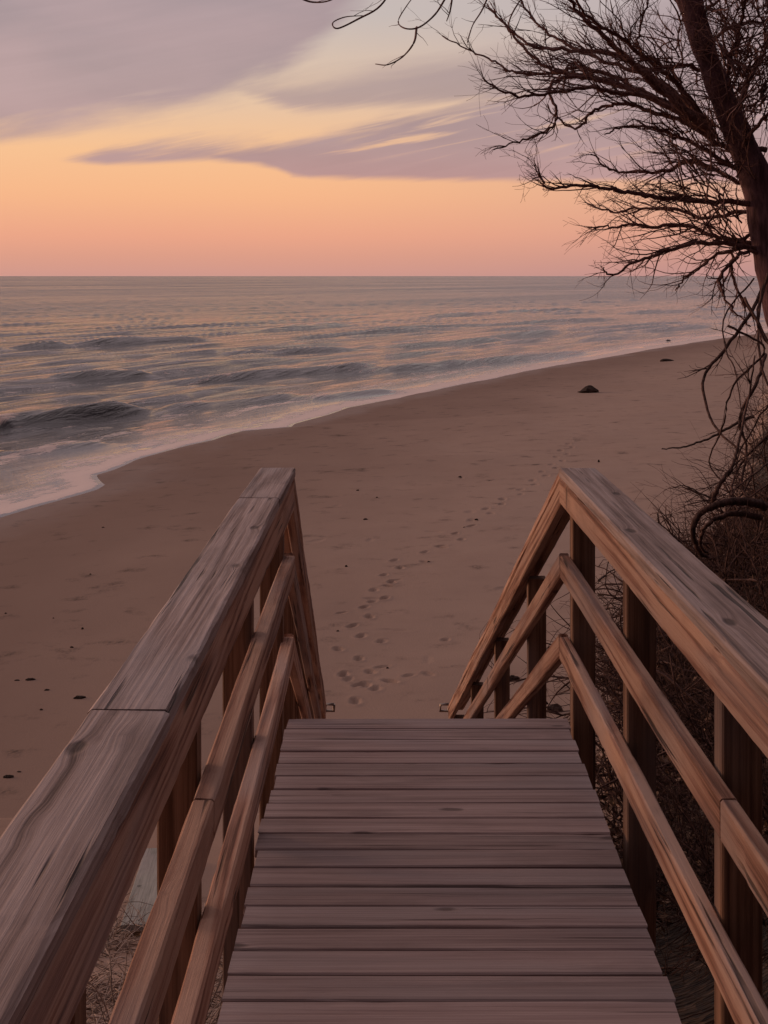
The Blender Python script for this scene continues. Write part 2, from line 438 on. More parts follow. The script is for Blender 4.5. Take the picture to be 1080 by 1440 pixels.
def bark_mat(name, c0, c1, sc=14):
    m, g = new_mat(name)
    tc = g.n('ShaderNodeTexCoord')
    n = g.noise(g.vm('MULTIPLY', tc.outputs['Object'], (1, 1, .22)), sc, 6, .65, .4)
    n2 = g.noise(tc.outputs['Object'], 2.0, 3)
    c = g.mix(g.ss(n, .35, .65), c0, c1)
    c = g.mix(g.ss(n2, .5, .7, 0, .4), c, [v * 1.5 for v in c1])
    finish(g, c, .9, g.bump(n, .9, .03), .2)
    return m
M['bark'] = bark_mat('tree_bark', (.078, .039, .046), (.225, .125, .140))
M['twig'] = bark_mat('twig_bark', (.13, .063, .058), (.26, .14, .125), 30)
M['brush'] = bark_mat('brush_bark', (.042, .021, .018), (.14, .077, .064), 20)
M['vine'] = bark_mat('vine_bark', (.055, .035, .030), (.15, .10, .085), 20)
M['rock'] = bark_mat('rock_surface', (.035, .022, .018), (.085, .055, .045), 5)
M['debris'] = bark_mat('debris_surface', (.022, .013, .010), (.055, .034, .027), 25)
m, g_ = new_mat('dry_leaf'); oi = g_.n('ShaderNodeNewGeometry')
finish(g_, g_.ramp(oi.outputs['Random Per Island'], [(0, (.05, .026, .016)), (.5, (.14, .075, .045)), (1, (.26, .17, .12))]), .8, None, .2); M['leaf'] = m
m, g_ = new_mat('dry_grass'); oi = g_.n('ShaderNodeNewGeometry')
finish(g_, g_.ramp(oi.outputs['Random Per Island'], [(0, (.14, .10, .08)), (.5, (.34, .25, .21)), (1, (.50, .40, .35))]), .8, None, .2); M['grass'] = m
m, g_ = new_mat('galvanised_steel'); tcx = g_.n('ShaderNodeTexCoord')
finish(g_, (.30, .25, .22), g_.mr(g_.noise(tcx.outputs['Object'], 30), 0, 1, .3, .6), None, .5, .9); M['steel'] = m

# ------------------------------------------------------------------ ground sheet
def spaced(segs):
    out = []
    for a, b, st in segs: out += list(np.arange(a, b, st))
    return out
xs = [-9000, -4000, -1800, -800, -400, -220, -130, -80, -50] + spaced([(-34, -14, 1.0), (-14, -2.6, .2), (-2.6, 5.2, .036), (5.2, 14, .14), (14, 40, .5), (40, 110, 2.5)]) + [110, 130, 160, 220, 320, 500, 900, 1800, 4000, 9000]
ys = [-9000, -3000, -900, -300, -120, -60, -40] + spaced([(-28, 4, .8), (4, 15.4, .12), (15.4, 30, .040), (30, 58, .11), (58, 150, .5), (150, 300, 3)]) + [300, 340, 400, 500, 700, 1100, 2000, 4000, 9000, 20000]
GX, GY = np.meshgrid(np.array(xs, float), np.array(ys, float))
GZ = ground_z(GX, GY)
S = shore_s(GX, GY)
# footprints pressed into the sand: a trail from the stairs towards the far beach
def print_at(x, y, ang, L=.29, W=.105, dep=.050):
    m = (np.abs(xs_a - x) < .4); n = (np.abs(ys_a - y) < .4)
    if not m.any() or not n.any(): return
    i0, i1 = np.where(n)[0][[0, -1]]; j0, j1 = np.where(m)[0][[0, -1]]
    XX = GX[i0:i1 + 1, j0:j1 + 1] - x; YY = GY[i0:i1 + 1, j0:j1 + 1] - y
    a = XX * math.sin(ang) + YY * math.cos(ang); b = XX * math.cos(ang) - YY * math.sin(ang)
    wl = W * (1 - .18 * np.sin(a / L * 3.0))
    r = np.sqrt((a / (L * .5)) ** 2 + (b / (wl * .5)) ** 2)
    GZ[i0:i1 + 1, j0:j1 + 1] += -dep * sstep(1.15, .65, r) + dep * .22 * np.exp(-((r - 1.5) / .25) ** 2)
xs_a = np.array(xs, float); ys_a = np.array(ys, float)
trail_px = [(512, 985), (497, 945), (488, 912), (498, 893), (500, 885), (520, 852), (532, 838), (548, 812), (560, 790), (600, 772), (632, 768), (652, 742), (672, 732), (692, 714), (742, 686), (765, 665), (783, 652), (792, 636), (806, 622), (826, 604), (838, 592)]
tr = [gp(*p) for p in trail_px]
acc = 0; side = 1
for a, b in zip(tr[:-1], tr[1:]):
    seg = (b - a); seg.z = 0; L = seg.length; ang = math.atan2(seg.x, seg.y)
    step = .62 if a.y < 26 else .74
    k = acc
    while k < L:
        p = a + seg * (k / L)
        side = -side
        print_at(p.x + side * .10 * math.cos(ang) + random.uniform(-.03, .03), p.y - side * .10 * math.sin(ang), ang + random.uniform(-.25, .25),
                 random.uniform(.22, .27) * (1.1 if p.y > 30 else 1), random.uniform(.085, .105) * (1.3 if p.y > 30 else 1), random.uniform(.035, .055))
        k += step * random.uniform(.85, 1.15)
    acc = k - L
# milling about at the foot of the stairs, and scattered older prints
for (px, py) in [(520, 945), (538, 938), (505, 963), (548, 958), (536, 902), (481, 862), (490, 955), (575, 950), (602, 948),
                 (528, 968), (556, 816), (545, 824), (524, 846), (596, 790), (621, 770), (626, 900), (690, 676), (648, 672)]:
    p = gp(px, py); print_at(p.x, p.y, random.uniform(-1.2, 1.2), random.uniform(.16, .25), random.uniform(.07, .10), random.uniform(.025, .045))
# faint scuffs
for k in range(14):
    px, py = random.uniform(440, 760), random.uniform(700, 1000)
    p = gp(px, py); print_at(p.x, p.y, random.uniform(-1.5, 1.5), random.uniform(.2, .5), random.uniform(.08, .2), random.uniform(.006, .018))
ft = np.interp(GY, FTY, FTX)
bank = np.clip((GX - ft) / 1.6, -1, 2)
dune = sstep(11.5, 8.5, GY) * .62
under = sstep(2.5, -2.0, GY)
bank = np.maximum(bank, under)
bank = np.maximum(bank, sstep(.50, .80, GX) * sstep(13.0, 9.0, GY) * 1.2)  # humus tone run to the deck edge, also painting in the shrubs' shade
ground = grid_mesh('ground', GX, GY, GZ, M['sand'], {'shore': S, 'bank': bank})
tag(ground, 'smooth brown beach sand with a trail of footprints, rising to a leaf-strewn bank', kind='structure')

# ------------------------------------------------------------------ sea
tn = np.concatenate([np.linspace(-3.0, -.6, 50)[:-1], np.linspace(-.6, -.30, 90)[:-1], np.linspace(-.30, .32, 640), np.linspace(.32, .9, 120)[1:], np.linspace(.9, 3.0, 40)[1:]])
Yr = [6.0]
while Yr[-1] < 900:
    y = Yr[-1]; Yr.append(y + max(.14, min(y * y / 11600 * .55, y * .02)))
Yr += [1000, 1200, 1600, 2300, 3500, 6000, 11000, 20000, 40000]
Yr = np.array(Yr)
WX = np.outer(Yr, tn); WY = np.repeat(Yr[:, None], len(tn), 1)
D = -shore_s(WX, WY)
AL = WY * .935 + WX * .354
Dw = D + 1.6 * perlin(AL / 22, D / 30, 41) + .5 * perlin(AL / 7, D / 9, 42)
def crest(ph): # sharp-topped swell profile
    f = ph - np.floor(ph); return (1 - np.abs(2 * f - 1)) ** 2.6
amp1 = .34 * sstep(-.12, .35, perlin(AL / 34, D / 7.0, 51)) * sstep(5, 12, D) * sstep(95, 45, D)
WZ = amp1 * crest(Dw / 7.3)
WZ += .16 * sstep(-.1, .4, perlin(AL / 24, D / 5, 55)) * sstep(3, 9, D) * crest(Dw / 4.1 + .3 + .4 * perlin(AL / 14, D / 20, 56))
att = sstep(1.6, 8, D)
WZ += .11 * sstep(50, 120, D) * sstep(520, 300, WY) * (1 + perlin(AL / 40, D / 9, 91)) * (.5 + .5 * np.cos(Dw / 7.3 * 2 * np.pi))
WZ += att * (.17 * perlin(AL / 13, D / 1.7, 60) * sstep(300, 140, WY) + .125 * perlin(AL / 7, D / .85, 61) * sstep(140, 60, WY) + .045 * perlin(AL / 3.5, D / .5, 62) * sstep(80, 40, WY))
WZ += sstep(10, 40, D) * .13 * perlin(AL / 34, D / 4.4, 63) * (1 - sstep(400, 900, WY))
FO = np.zeros_like(WZ)
breakers = [((-90, 606), (200, 577), .62), ((230, 541), (530, 517), .48), ((520, 523), (650, 510), .42), ((120, 488), (285, 478), .52), ((365, 467), (485, 457), .60),
            ((-20, 495), (90, 490), .4), ((590, 446), (830, 435), .55), ((470, 468), (900, 448), .46), ((760, 430), (1100, 417), .55), ((440, 562), (545, 550), .26),
            ((650, 512), (810, 495), .34), ((800, 470), (1010, 455), .42), ((0, 642), (150, 624), .16), ((540, 489), (700, 478), .4), ((240, 575), (420, 556), .26), ((60, 540), (200, 530), .34),
            ((880, 441), (1060, 433), .5), ((330, 500), (500, 492), .4)]
for (a, b, am) in breakers:
    A = [(a[0] - VX) * EYE / (a[1] - VY), EYE * F / (a[1] - VY)]; B = [(b[0] - VX) * EYE / (b[1] - VY), EYE * F / (b[1] - VY)]
    al0, al1 = [p[1] * .935 + p[0] * .354 for p in (A, B)]; d0, d1 = [-float(shore_s(np.array(p[0]), np.array(p[1]))) for p in (A, B)]
    t = (AL - al0) / (al1 - al0)
    dd = D - (d0 + (d1 - d0) * np.clip(t, -.3, 1.3)) + .55 * perlin(AL / 11, AL * 0 + am * 10, 70)
    win = sstep(-.12, .18, t) * sstep(1.12, .82, t) * (1 + .4 * perlin(AL / 8.0, AL * 0 + am * 31, 71))
    prof = np.where(dd < 0, np.exp(-(dd / np.maximum(.45, WY * .008)) ** 2), np.exp(-(dd / 1.6) ** 2)) - .25 * np.exp(-((dd + 1.5) / 1.2) ** 2)
    WZ += am * .62 * win * prof * (1 + .4 * perlin(AL / 7, D / 1.5, 73) * sstep(110, 60, WY))
    FO += am * .75 * win * np.exp(-((dd - .1) / .45) ** 2)
# swash: a thin smooth sheet with a frothy lip; pale band paints reflected sky
WZ += .02 + .012 * np.exp(-(D / .25) ** 2)
FO += .70 * sstep(-.3, 0, D) * sstep(1.9, .9, D + .8 * perlin(AL / 4, D / 1.0, 85)) + .7 * np.exp(-((D - .12) / np.maximum(.25, WY * .007)) ** 2) + .45 * sstep(1.5, 3.4, D) * sstep(9, 4, D) * (.5 + perlin(AL / 5, D / 1.3, 80)) + .38 * np.exp(-((D - 3.2 - 1.2 * perlin(AL / 6, AL * 0, 83)) / .4) ** 2)
FO += .42 * sstep(.0, .35, perlin(AL / 7, D / 1.6, 81)) * sstep(2, 8, D) * sstep(130, 30, D)
sea = grid_mesh('sea', WX, WY, WZ, M['water'], {'off': D, 'foam_sheen': FO}, keep=(D > -1.2))
tag(sea, 'dusk sea with low broken waves and a pale pink wash along the sand', kind='structure')

# ------------------------------------------------------------------ timber
def board(name, p0, p1, w, t, mat, parent, up=(0, 0, 1), bev=.004, wob=.0012, seg=.09):
    """a sawn board from p0 to p1 (centre line), w across, t thick along 'up'"""
    p0 = Vector(p0); p1 = Vector(p1); ax = (p1 - p0); L = ax.length; ax.normalize()
    upv = Vector(up); yv = upv.cross(ax).normalized(); zv = ax.cross(yv).normalized()
    n = max(2, int(L / seg)); vs = []; fs = []
    b = min(bev, w * .3, t * .3)
    prof = [(-w/2 + b, -t/2), (w/2 - b, -t/2), (w/2, -t/2 + b), (w/2, t/2 - b), (w/2 - b, t/2), (-w/2 + b, t/2), (-w/2, t/2 - b), (-w/2, -t/2 + b)]
    ph = random.random() * 50
    ring = [0.0] * 8
    for i in range(n + 1):
        x = -L / 2 + L * i / n
        ring = [r * .8 + random.gauss(0, wob * .22) for r in ring]
        bow = .0015 * math.sin(ph + x * 1.9)
        for k, (a, c) in enumerate(prof):
            e = 1 - abs(ring[k]) / max(abs(a) + abs(c), .01)
            dd = 0
            if random.random() < .03: dd = random.uniform(0, .0022)     # little chips along the arrises
            vs.append((x + (random.gauss(0, .0012) if i in (0, n) else 0), a + ring[k] - math.copysign(dd, a) + bow, c + ring[(k + 3) % 8] * .5 - math.copysign(dd, c) * .6))
    for i in range(n):
        for k in range(8):
            k2 = (k + 1) % 8
            fs.append((i * 8 + k, i * 8 + k2, (i + 1) * 8 + k2, (i + 1) * 8 + k)[::-1])
    fs.append(tuple(range(8))); fs.append(tuple(n * 8 + k for k in range(8))[::-1])
    me = bpy.data.meshes.new(name); me.from_pydata(vs, [], [f[::-1] for f in fs]); me.update(); me.materials.append(mat)
    o = bpy.data.objects.new(name, me); col.objects.link(o)
    mtx = Matrix((ax, yv, zv)).transposed().to_4x4()
    c = (p0 + p1) / 2
    if parent: o.parent = parent; c = c - parent.location
    o.matrix_basis = Matrix.Translation(c) @ mtx
    return o
def screw_heads(parent, pts, name='screw', r=.0045):
    tb = Tubes()
    for p in pts: tb.add([Vector(p) + Vector((0, 0, -.004)), Vector(p) + Vector((0, 0, .0006))], [r, r], 8)
    return tb.build(name, M['steel'], parent, parent.location if parent else (0, 0, 0), False)

DZ = EYE - 1.72          # deck surface height
DE = 6.08                # deck front edge
DXL, DXR = -.405, .672
# --- walkway
walk = empty('boardwalk', (0.13, 2.5, DZ - .3))
tag(walk, 'weathered wooden boardwalk of close-laid cross planks in the foreground', 'boardwalk')
pitch = .1391; y = DE; k = 0
while y > -1.6:
    pl_w = pitch - random.uniform(.0075, .011)
    jl, jr = random.gauss(0, .003), random.gauss(0, .0025) + (random.uniform(-.008, .006) if random.random() < .15 else 0)
    if k in (8, 9): jl -= .012
    dz = random.gauss(0, .0009)
    yaw = random.gauss(0, .0012)
    o = board('plank', (DXL + jl, y - pitch / 2 - yaw, DZ - .014 + dz), (DXR + jr, y - pitch / 2 + yaw, DZ - .014 + dz + random.gauss(0, .001)), pl_w, .028, M['deck'], walk, bev=.004, wob=.0009, seg=.06)
    y -= pitch; k += 1
for x in (DXL + .045, (DXL + DXR) / 2, DXR - .045):
    board('joist', (x, -1.6, DZ - .12), (x, DE - .045, DZ - .12), .038, .184, M['post'], walk)
board('rim_joist', (DXL + .01, DE - .022, DZ - .122), (DXR - .01, DE - .022, DZ - .122), .038, .184, M['post'], walk)

# --- level railings of the walkway
CAPZ = EYE - .757        # top of the rail cap
def level_railing(side):
    if side > 0:
        fx = lambda y: .660 + .0107 * (6.1 - y)
        r = empty('wooden_railing', (.72, 2.5, DZ - .3))
        tag(r, 'level wooden railing on the right of the walkway, its inner faces lit orange', 'railing', 'railings of the boardwalk')
    else:
        fx = lambda y: -.388 - .002 * (6.1 - y)
        r = empty('wooden_railing', (-.46, 2.5, DZ - .3))
        tag(r, 'level wooden railing on the left of the walkway, with wide grey weathered cap', 'railing', 'railings of the boardwalk')
    s = side
    fm = fx if side > 0 else (lambda y: -.386 + .0032 * (6.1 - y))
    TH = .100 if side > 0 else .125
    cuts = [6.17, 1.6, -1.6] if side > 0 else [6.17, 5.34, 2.735, -.2, -1.6]
    cw = .148 if side > 0 else .142
    for a, b in zip(cuts[:-1], cuts[1:]):
        a2 = a - (0.002 if a != cuts[0] else 0); b2 = b + .002
        dzz = random.uniform(-.002, .002)
        board('cap', (fx(a2) + s * cw / 2 - s * .004, a2, CAPZ - .019 + dzz), (fx(b2) + s * cw / 2 - s * .004, b2, CAPZ - .019 + dzz), cw, .038, M['cap'], r, bev=.006, wob=.0022, seg=.045)
    # board on edge right under the cap, flush with it
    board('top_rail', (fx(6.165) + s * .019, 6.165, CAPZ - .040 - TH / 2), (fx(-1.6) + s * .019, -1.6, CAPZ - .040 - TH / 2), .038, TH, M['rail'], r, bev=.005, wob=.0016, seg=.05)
    MT = .038 if side > 0 else .046
    for zt in (.617, .297):
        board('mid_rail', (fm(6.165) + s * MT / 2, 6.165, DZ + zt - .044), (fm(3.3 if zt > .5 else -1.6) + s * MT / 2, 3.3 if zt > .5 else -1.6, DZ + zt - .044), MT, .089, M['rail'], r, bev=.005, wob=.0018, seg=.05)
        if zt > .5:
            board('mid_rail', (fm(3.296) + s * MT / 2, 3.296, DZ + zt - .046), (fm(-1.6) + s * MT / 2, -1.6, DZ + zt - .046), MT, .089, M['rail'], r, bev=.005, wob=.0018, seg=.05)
    for y in (6.08, 4.77, 3.46, 2.15, .84, -.47):
        x = fx(y) + s * (.038 + .002 + .0445)
        g0 = gz(x, y + .045) - .35
        board('post', (x, y + .0445, CAPZ - .040), (x, y + .0445, g0), .089, .089, M['post'], r, up=(0, 1, 0), bev=.004, wob=.001)
    return r
rail_r = level_railing(1)
rail_l = level_railing(-1)

# --- stairs down to the sand
SL = .402; DRIFT = -.0245; SE = 13.5
def sx(x0, y): return x0 + DRIFT * (y - 6.17)
stairs = empty('staircase', (0.05, 9.8, DZ - 1.6))
tag(stairs, 'wooden stairs running down from the boardwalk to the beach', 'stairs')
n_tr = 19; run = (SE - DE) / (n_tr + 1); rise = run * SL
for i in range(1, n_tr + 1):
    y = DE + run * i - run * .5 + .05; z = DZ - rise * i
    board('tread', (sx(DXL + .03, y), y, z - .019), (sx(DXR - .03, y), y, z - .019), run * .97, .038, M['deck'], stairs, seg=.12)
for x in (DXL + .01, DXR - .01):
    board('stringer', (sx(x, DE + .02), DE + .02, DZ - .21), (sx(x, SE + .1), SE + .1, DZ - .21 - SL * (SE + .08 - DE)), .038, .235, M['post'], stairs)
def stair_railing(side):
    x0 = .660 if side > 0 else -.392
    s = side
    r = empty('stair_railing', (sx(x0, 9.8), 9.8, DZ - 1.6))
    tag(r, 'sloping railing on the right of the stairs, open rails and dark posts' if side > 0 else 'steep dark railing on the left of the stairs beyond the grey cap', 'railing', 'railings of the stairs')
    up = Vector((0, SL, 1)).normalized()
    Y0, Y1 = 6.19, SE
    def P(x, y, dz): return Vector((sx(x, y), y, CAPZ + dz - SL * (y - 6.17)))
    board('cap', P(x0 + s * .067, Y0, -.021), P(x0 + s * .067, Y1, -.021), .134, .038, M['rail'], r, up=up, bev=.006, wob=.0022, seg=.07)
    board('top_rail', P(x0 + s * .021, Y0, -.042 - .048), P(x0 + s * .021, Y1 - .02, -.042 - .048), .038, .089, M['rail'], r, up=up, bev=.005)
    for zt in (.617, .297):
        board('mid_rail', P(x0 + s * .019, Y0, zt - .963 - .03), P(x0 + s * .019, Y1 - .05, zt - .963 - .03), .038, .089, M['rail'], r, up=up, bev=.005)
    for y in (7.70, 9.50, 11.4, 13.35):
        x = sx(x0 + s * (.041 + .0445), y)
        top = CAPZ - .075 - SL * (y - 6.17 + .09)
        board('post', (x, y, top), (x, y, gz(x, y) - .4), .089, .089, M['post'], r, up=(0, 1, 0), bev=.004)
    # square steel loop at the foot of the cap
    e = P(x0 - s * .030, Y1 + .02, -.02)
    loop = [e + Vector(v) for v in ((.035, 0, .030), (-.035, 0, .030), (-.038, .01, -.030), (.035, .01, -.030), (.035, 0, .030))]
    tb = Tubes(); tb.add(loop, [.014] * 5, 6)
    tb.build('steel_loop', M['steel'], r, e)
    return r
stair_railing(1); stair_railing(-1)

# ------------------------------------------------------------------ branching growth
def rvec(): 
    v = Vector((random.gauss(0, 1), random.gauss(0, 1), random.gauss(0, 1))); return v.normalized()
def twig(tb, p, d, L, r, lvl, trop=Vector((0, 0, .12)), curl=.28, kids=5, sides=3, seglen=None):
    n = max(4, int(L / (seglen or .10))); st = L / n
    pts = [p.copy()]; d = d.normalized(); drift = rvec() * .10
    for i in range(n):
        d = (d + rvec() * curl * random.random() + drift + trop * .35).normalized()
        if random.random() < .12: d = (d + rvec() * .5).normalized()
        p = p + d * st; pts.append(p.copy())
    tb.add(pts, [max(r * (1 - i / (n + .6)) ** .8, .0018) for i in range(n + 1)], sides)
    if lvl > 0:
        for k in range(kids):
            i = random.randint(max(1, n // 6), n - 1)
            dd = (pts[i + 1] - pts[i]).normalized()
            nd = (dd * random.uniform(.6, 1.2) + rvec() * .75).normalized()
            twig(tb, pts[i].copy(), nd, L * random.uniform(.30, .62), r * (1 - i / n * .6) * .6, lvl - 1, trop, curl, kids, 3, seglen)

# ------------------------------------------------------------------ big bare tree on the right
TY = 18.0
tree = empty('bare_tree', (5.0, TY, gz(5.0, TY)))
tag(tree, 'large leafless tree leaning over the beach at the right edge', 'tree')
def C3(cx, cy, Y): return at(620 + cx / 2.348, cy / 2.348, Y)
tb = Tubes()
base = Vector((5.0, TY, gz(5.0, TY) - .4))
tp = [base, base + Vector((-.02, 0, .7)), at(1140, 640, TY), at(1122, 520, TY), at(1099, 426, TY), at(1082, 341, TY), at(1064, 255, TY), at(1030, 170, TY - .1), at(996, 85, TY - .2), at(970, 0, TY - .3), at(950, -90, TY - .4), at(935, -240, TY - .7)]
tr_r = [.40, .32, .265, .235, .22, .21, .185, .15, .13, .15, .12, .10]
sp = smooth_poly(tp, 5); rr = list(np.interp(np.linspace(0, len(tp) - 1, len(sp)), range(len(tp)), tr_r))
rr = [r * (1 + .05 * math.sin(i * 1.7) + random.uniform(-.03, .03)) for i, r in enumerate(rr)]
tb.add(sp, rr, 14)
t2 = [at(1104, 430, TY + .05), at(1094, 330, TY + .1), at(1100, 240, TY + .3), at(1112, 150, TY + .6), at(1120, 40, TY + .9), at(1100, -120, TY + 1.2)]
sp2 = smooth_poly(t2, 5); tb.add(sp2, list(np.linspace(.17, .07, len(sp2))), 10)
tb.build('trunk', M['bark'], tree, tree.location)
crown = Tubes()
majors = [ # control points in close-up coordinates, start radius, depth drift
    ([(905, 445), (750, 320), (600, 175), (480, 70), (420, -10), (380, -90)], .050, -1.6),
    ([(915, 455), (760, 350), (610, 290), (480, 250), (370, 235), (290, 170), (200, 70), (150, 10)], .050, 1.2),
    ([(900, 440), (735, 290), (620, 195), (480, 165), (330, 160), (240, 110), (160, 30)], .046, .8),
    ([(880, 425), (700, 330), (560, 300), (490, 290), (390, 303), (290, 318), (200, 300), (140, 257)], .036, -1.0),
    ([(930, 480), (800, 400), (700, 370), (640, 350), (570, 345), (500, 372), (452, 424), (395, 398), (350, 352)], .036, .6),
    ([(700, 330), (560, 270), (480, 258), (400, 255), (360, 300), (382, 380), (350, 433), (255, 468), (175, 495)], .028, -.5),
    ([(860, 420), (720, 330), (640, 290), (520, 235), (430, 225), (370, 245), (250, 240), (180, 205), (100, 168), (0, 120)], .030, 1.6),
    ([(880, 400), (770, 270), (700, 210), (600, 130), (520, 80), (450, 10), (430, -60)], .036, -2.2),
    ([(900, 420), (800, 330), (690, 250), (560, 210), (420, 150), (330, 90), (270, 10), (240, -60)], .036, 2.2),
    ([(965, 665), (880, 668), (800, 660), (700, 650), (620, 636), (540, 618), (450, 612), (355, 626), (328, 585), (308, 545)], .040, -1.2),
    ([(1010, 800), (900, 780), (820, 742), (700, 750), (620, 742), (560, 748), (485, 755)], .036, .8),
    ([(1000, 815), (860, 800), (740, 830), (660, 858), (570, 905), (530, 885)], .034, -.6),
    ([(980, 600), (850, 535), (750, 560), (650, 570), (560, 560), (500, 505)], .034, .5),
    ([(965, 550), (830, 470), (730, 430), (640, 415), (580, 425), (540, 445)], .030, -.8),
    ([(990, 700), (880, 720), (760, 690), (640, 690), (560, 700), (480, 670)], .028, 1.4),
    ([(660, 200), (650, 130), (665, 60), (690, -20)], .018, .0),
    ([(940, 300), (960, 180), (985, 100), (1005, 0), (1010, -80)], .028, -.7),
    ([(850, 230), (800, 215), (740, 225), (690, 190), (640, 150)], .026, -1.4),
    ([(1000, 830), (930, 900), (930, 960), (965, 1020), (1020, 1080)], .026, -.8),
    ([(1000, 820), (900, 850), (850, 890), (800, 920), (778, 960)], .020, .5),
    ([(1040, 760), (960, 850), (980, 960), (1040, 1060), (1070, 1150)], .026, .6),
    ([(960, 420), (1000, 300), (1060, 190), (1100, 60), (1110, -60)], .036, 1.0),
    ([(1000, 480), (1060, 400), (1130, 330), (1180, 220)], .036, -1.0),
    ([(870, 180), (950, 90), (1060, 70), (1160, 60)], .022, .8),
    ([(830, 90), (900, 10), (980, -60)], .025, -1.0),
    ([(800, 20), (730, -40), (640, -60), (560, -110)], .035, -1.6),
]
MJ = []
for pts, r0, drift in majors:
    if pts[0][0] > 925 and pts[0][1] > 440: pts = [(pts[0][0] + 75, pts[0][1] + 14)] + pts
    n = len(pts)
    P = [C3(x, y, TY + drift * (i / (n - 1)) ** 1.1) for i, (x, y) in enumerate(pts)]
    sp = smooth_poly(P, 6)
    sp = [p + Vector((random.gauss(0, .010), random.gauss(0, .02), random.gauss(0, .010))) for p in sp]
    m = len(sp); rr = [max(r0 * (1 - i / m) ** .9 * .74 + .007, .006) for i in range(m)]
    t = Tubes(); t.add(sp, rr, 6); t.build('branch', M['twig'], tree, tree.location)
    MJ.append((sp, rr, n))
for sp, rr, n in MJ:
    m = len(sp)
    tot = sum((sp[i + 1] - sp[i]).length for i in range(m - 1))
    for k in range(int(tot * 8.5)):
        i = random.randint(m // 8, m - 2)
        dd = (sp[i + 1] - sp[i]).normalized()
        up = Vector((random.uniform(-.9, .1), random.gauss(0, .5), random.uniform(-.15, 1.0)))
        if sp[i].z < EYE + .9: up = Vector((random.uniform(-.8, .3), random.gauss(0, .5), random.uniform(-.6, .6)))
        twig(crown, sp[i].copy(), dd * random.uniform(.8, 1.8) + up * .55, random.uniform(.35, 1.15) * (1 if i < m * .6 else .45), min(rr[i] * .6, .0115), 1 if random.random() < .85 else 2, Vector((-.05, 0, .06)), .40, 3, 3, .075)
# bushy masses beside the trunk
for k in range(150):
    y = random.uniform(60, 800)
    cx = random.uniform(760, 1050)
    p = C3(cx, y, TY + random.gauss(0, .7))
    twig(crown, p, Vector((random.uniform(-1, .2), random.gauss(0, .5), random.uniform(-.3, 1))), random.uniform(.5, 1.2), .013, 2, Vector((-.05, 0, .1)), .42, 3, 3, .075)
for k in range(150):
    p = C3(random.uniform(930, 1120), random.uniform(-60, 420), TY + random.gauss(.4, .8))
    twig(crown, p, Vector((random.uniform(-.5, .8), random.gauss(0, .5), random.uniform(-.1, 1))), random.uniform(.5, 1.1), .012, 2, Vector((0, 0, .1)), .42, 3, 3, .075)
# twigs hanging into the top of the picture from limbs above it
for pts in ([(415, -6), (440, 3), (470, -2), (500, -30)], [(560, -30), (535, 8), (505, 26), (475, 40), (468, 32), (485, 24), (510, 22)],
            [(650, -40), (628, -5), (612, 20), (590, 38), (570, 40), (560, 30), (572, 8), (590, -15)], [(586, 38), (582, 60), (566, 80), (545, 91), (528, 90)],
            [(700, -40), (680, 10), (665, 35), (657, 60)], [(760, -60), (700, -30), (650, -38), (600, -45), (560, -32), (500, -32)], [(640, -40), (634, 10), (628, 30)],
            [(800, -70), (740, -10), (716, 30), (720, 55)]):
    P = smooth_poly([at(x, y, TY - 1.6 + .2 * math.sin(x)) for x, y in pts], 6)
    crown.add(P, list(np.linspace(.013, .005, len(P))), 4)
    for k in range(3):
        i = random.randint(2, len(P) - 3)
        twig(crown, P[i].copy(), (P[i + 1] - P[i]) + rvec() * .05, random.uniform(.2, .4), .005, 0)
crown.build('crown', M['twig'], tree, tree.location)

# ------------------------------------------------------------------ undergrowth on the bank
def leaf(vs, fs, p, s):
    a = rvec(); b = a.cross(rvec()).normalized()
    k = len(vs)
    vs += [p - a * s, p + b * s * .45 + a * s * .1, p + a * s, p - b * s * .45]
    fs.append((k, k + 1, k + 2, k + 3))
ub = Tubes(); lv, lf = [], []
def foot_x(y): return float(np.interp(y, FTY, FTX))
for k in range(90):
    y = random.uniform(1.5, 9.5); x = random.uniform(.85, 2.4); z = gz(x, y)
    twig(ub, Vector((x, y, z - .03)), Vector((random.gauss(0, .6), random.gauss(0, .6), random.uniform(.3, 1.1))), random.uniform(.35, .75) * (.6 if x < 1.1 else 1), random.uniform(.004, .009), 2, Vector((0, 0, -.1)), .34, 4, 3, .10)
for k in range(980):
    y = random.choice([random.uniform(7.5, 13), random.uniform(10, 26), random.uniform(10, 26), random.uniform(22, 60)])
    x = foot_x(y) + abs(random.gauss(0, 1.1)) * (1 + y * .02) + .15
    if y < 8 and x < 1.05: continue
    z = gz(x, y)
    big = random.uniform(.45, 1.15) * (1 + (.4 if y > 26 else 0))
    if y < 12: big *= .8
    d = Vector((random.gauss(-.25, .6), random.gauss(0, .6), random.uniform(.3, 1.3)))
    twig(ub, Vector((x, y, z - .03)), d, big, random.uniform(.006, .014), 2 if y < 30 else 1, Vector((0, 0, random.uniform(-.25, .1))), .34, 4, 3, .12)
for k in range(260):
    y = random.uniform(11.5, 26); x = foot_x(y) + random.uniform(.1, 1.9); z = gz(x, y)
    twig(ub, Vector((x, y, z - .05)), Vector((random.gauss(-.3, .8), random.gauss(0, .5), random.uniform(.4, 1.4))), random.uniform(.9, 2.2), random.uniform(.010, .024), 1, Vector((-.02, 0, -.22)), .42, 4, 4, .10)
for k in range(330):
    y = random.uniform(13, 21); x = foot_x(y) + random.uniform(.0, 1.3); z = gz(x, y)
    twig(ub, Vector((x, y, z - .05)), Vector((random.gauss(-.1, .6), random.gauss(0, .5), random.uniform(.5, 1.4))), random.uniform(.6, 1.5), random.uniform(.008, .018), 2, Vector((.03, 0, -.10)), .45, 3, 4, .10)
ub_o = ub.build('undergrowth', M['brush'])
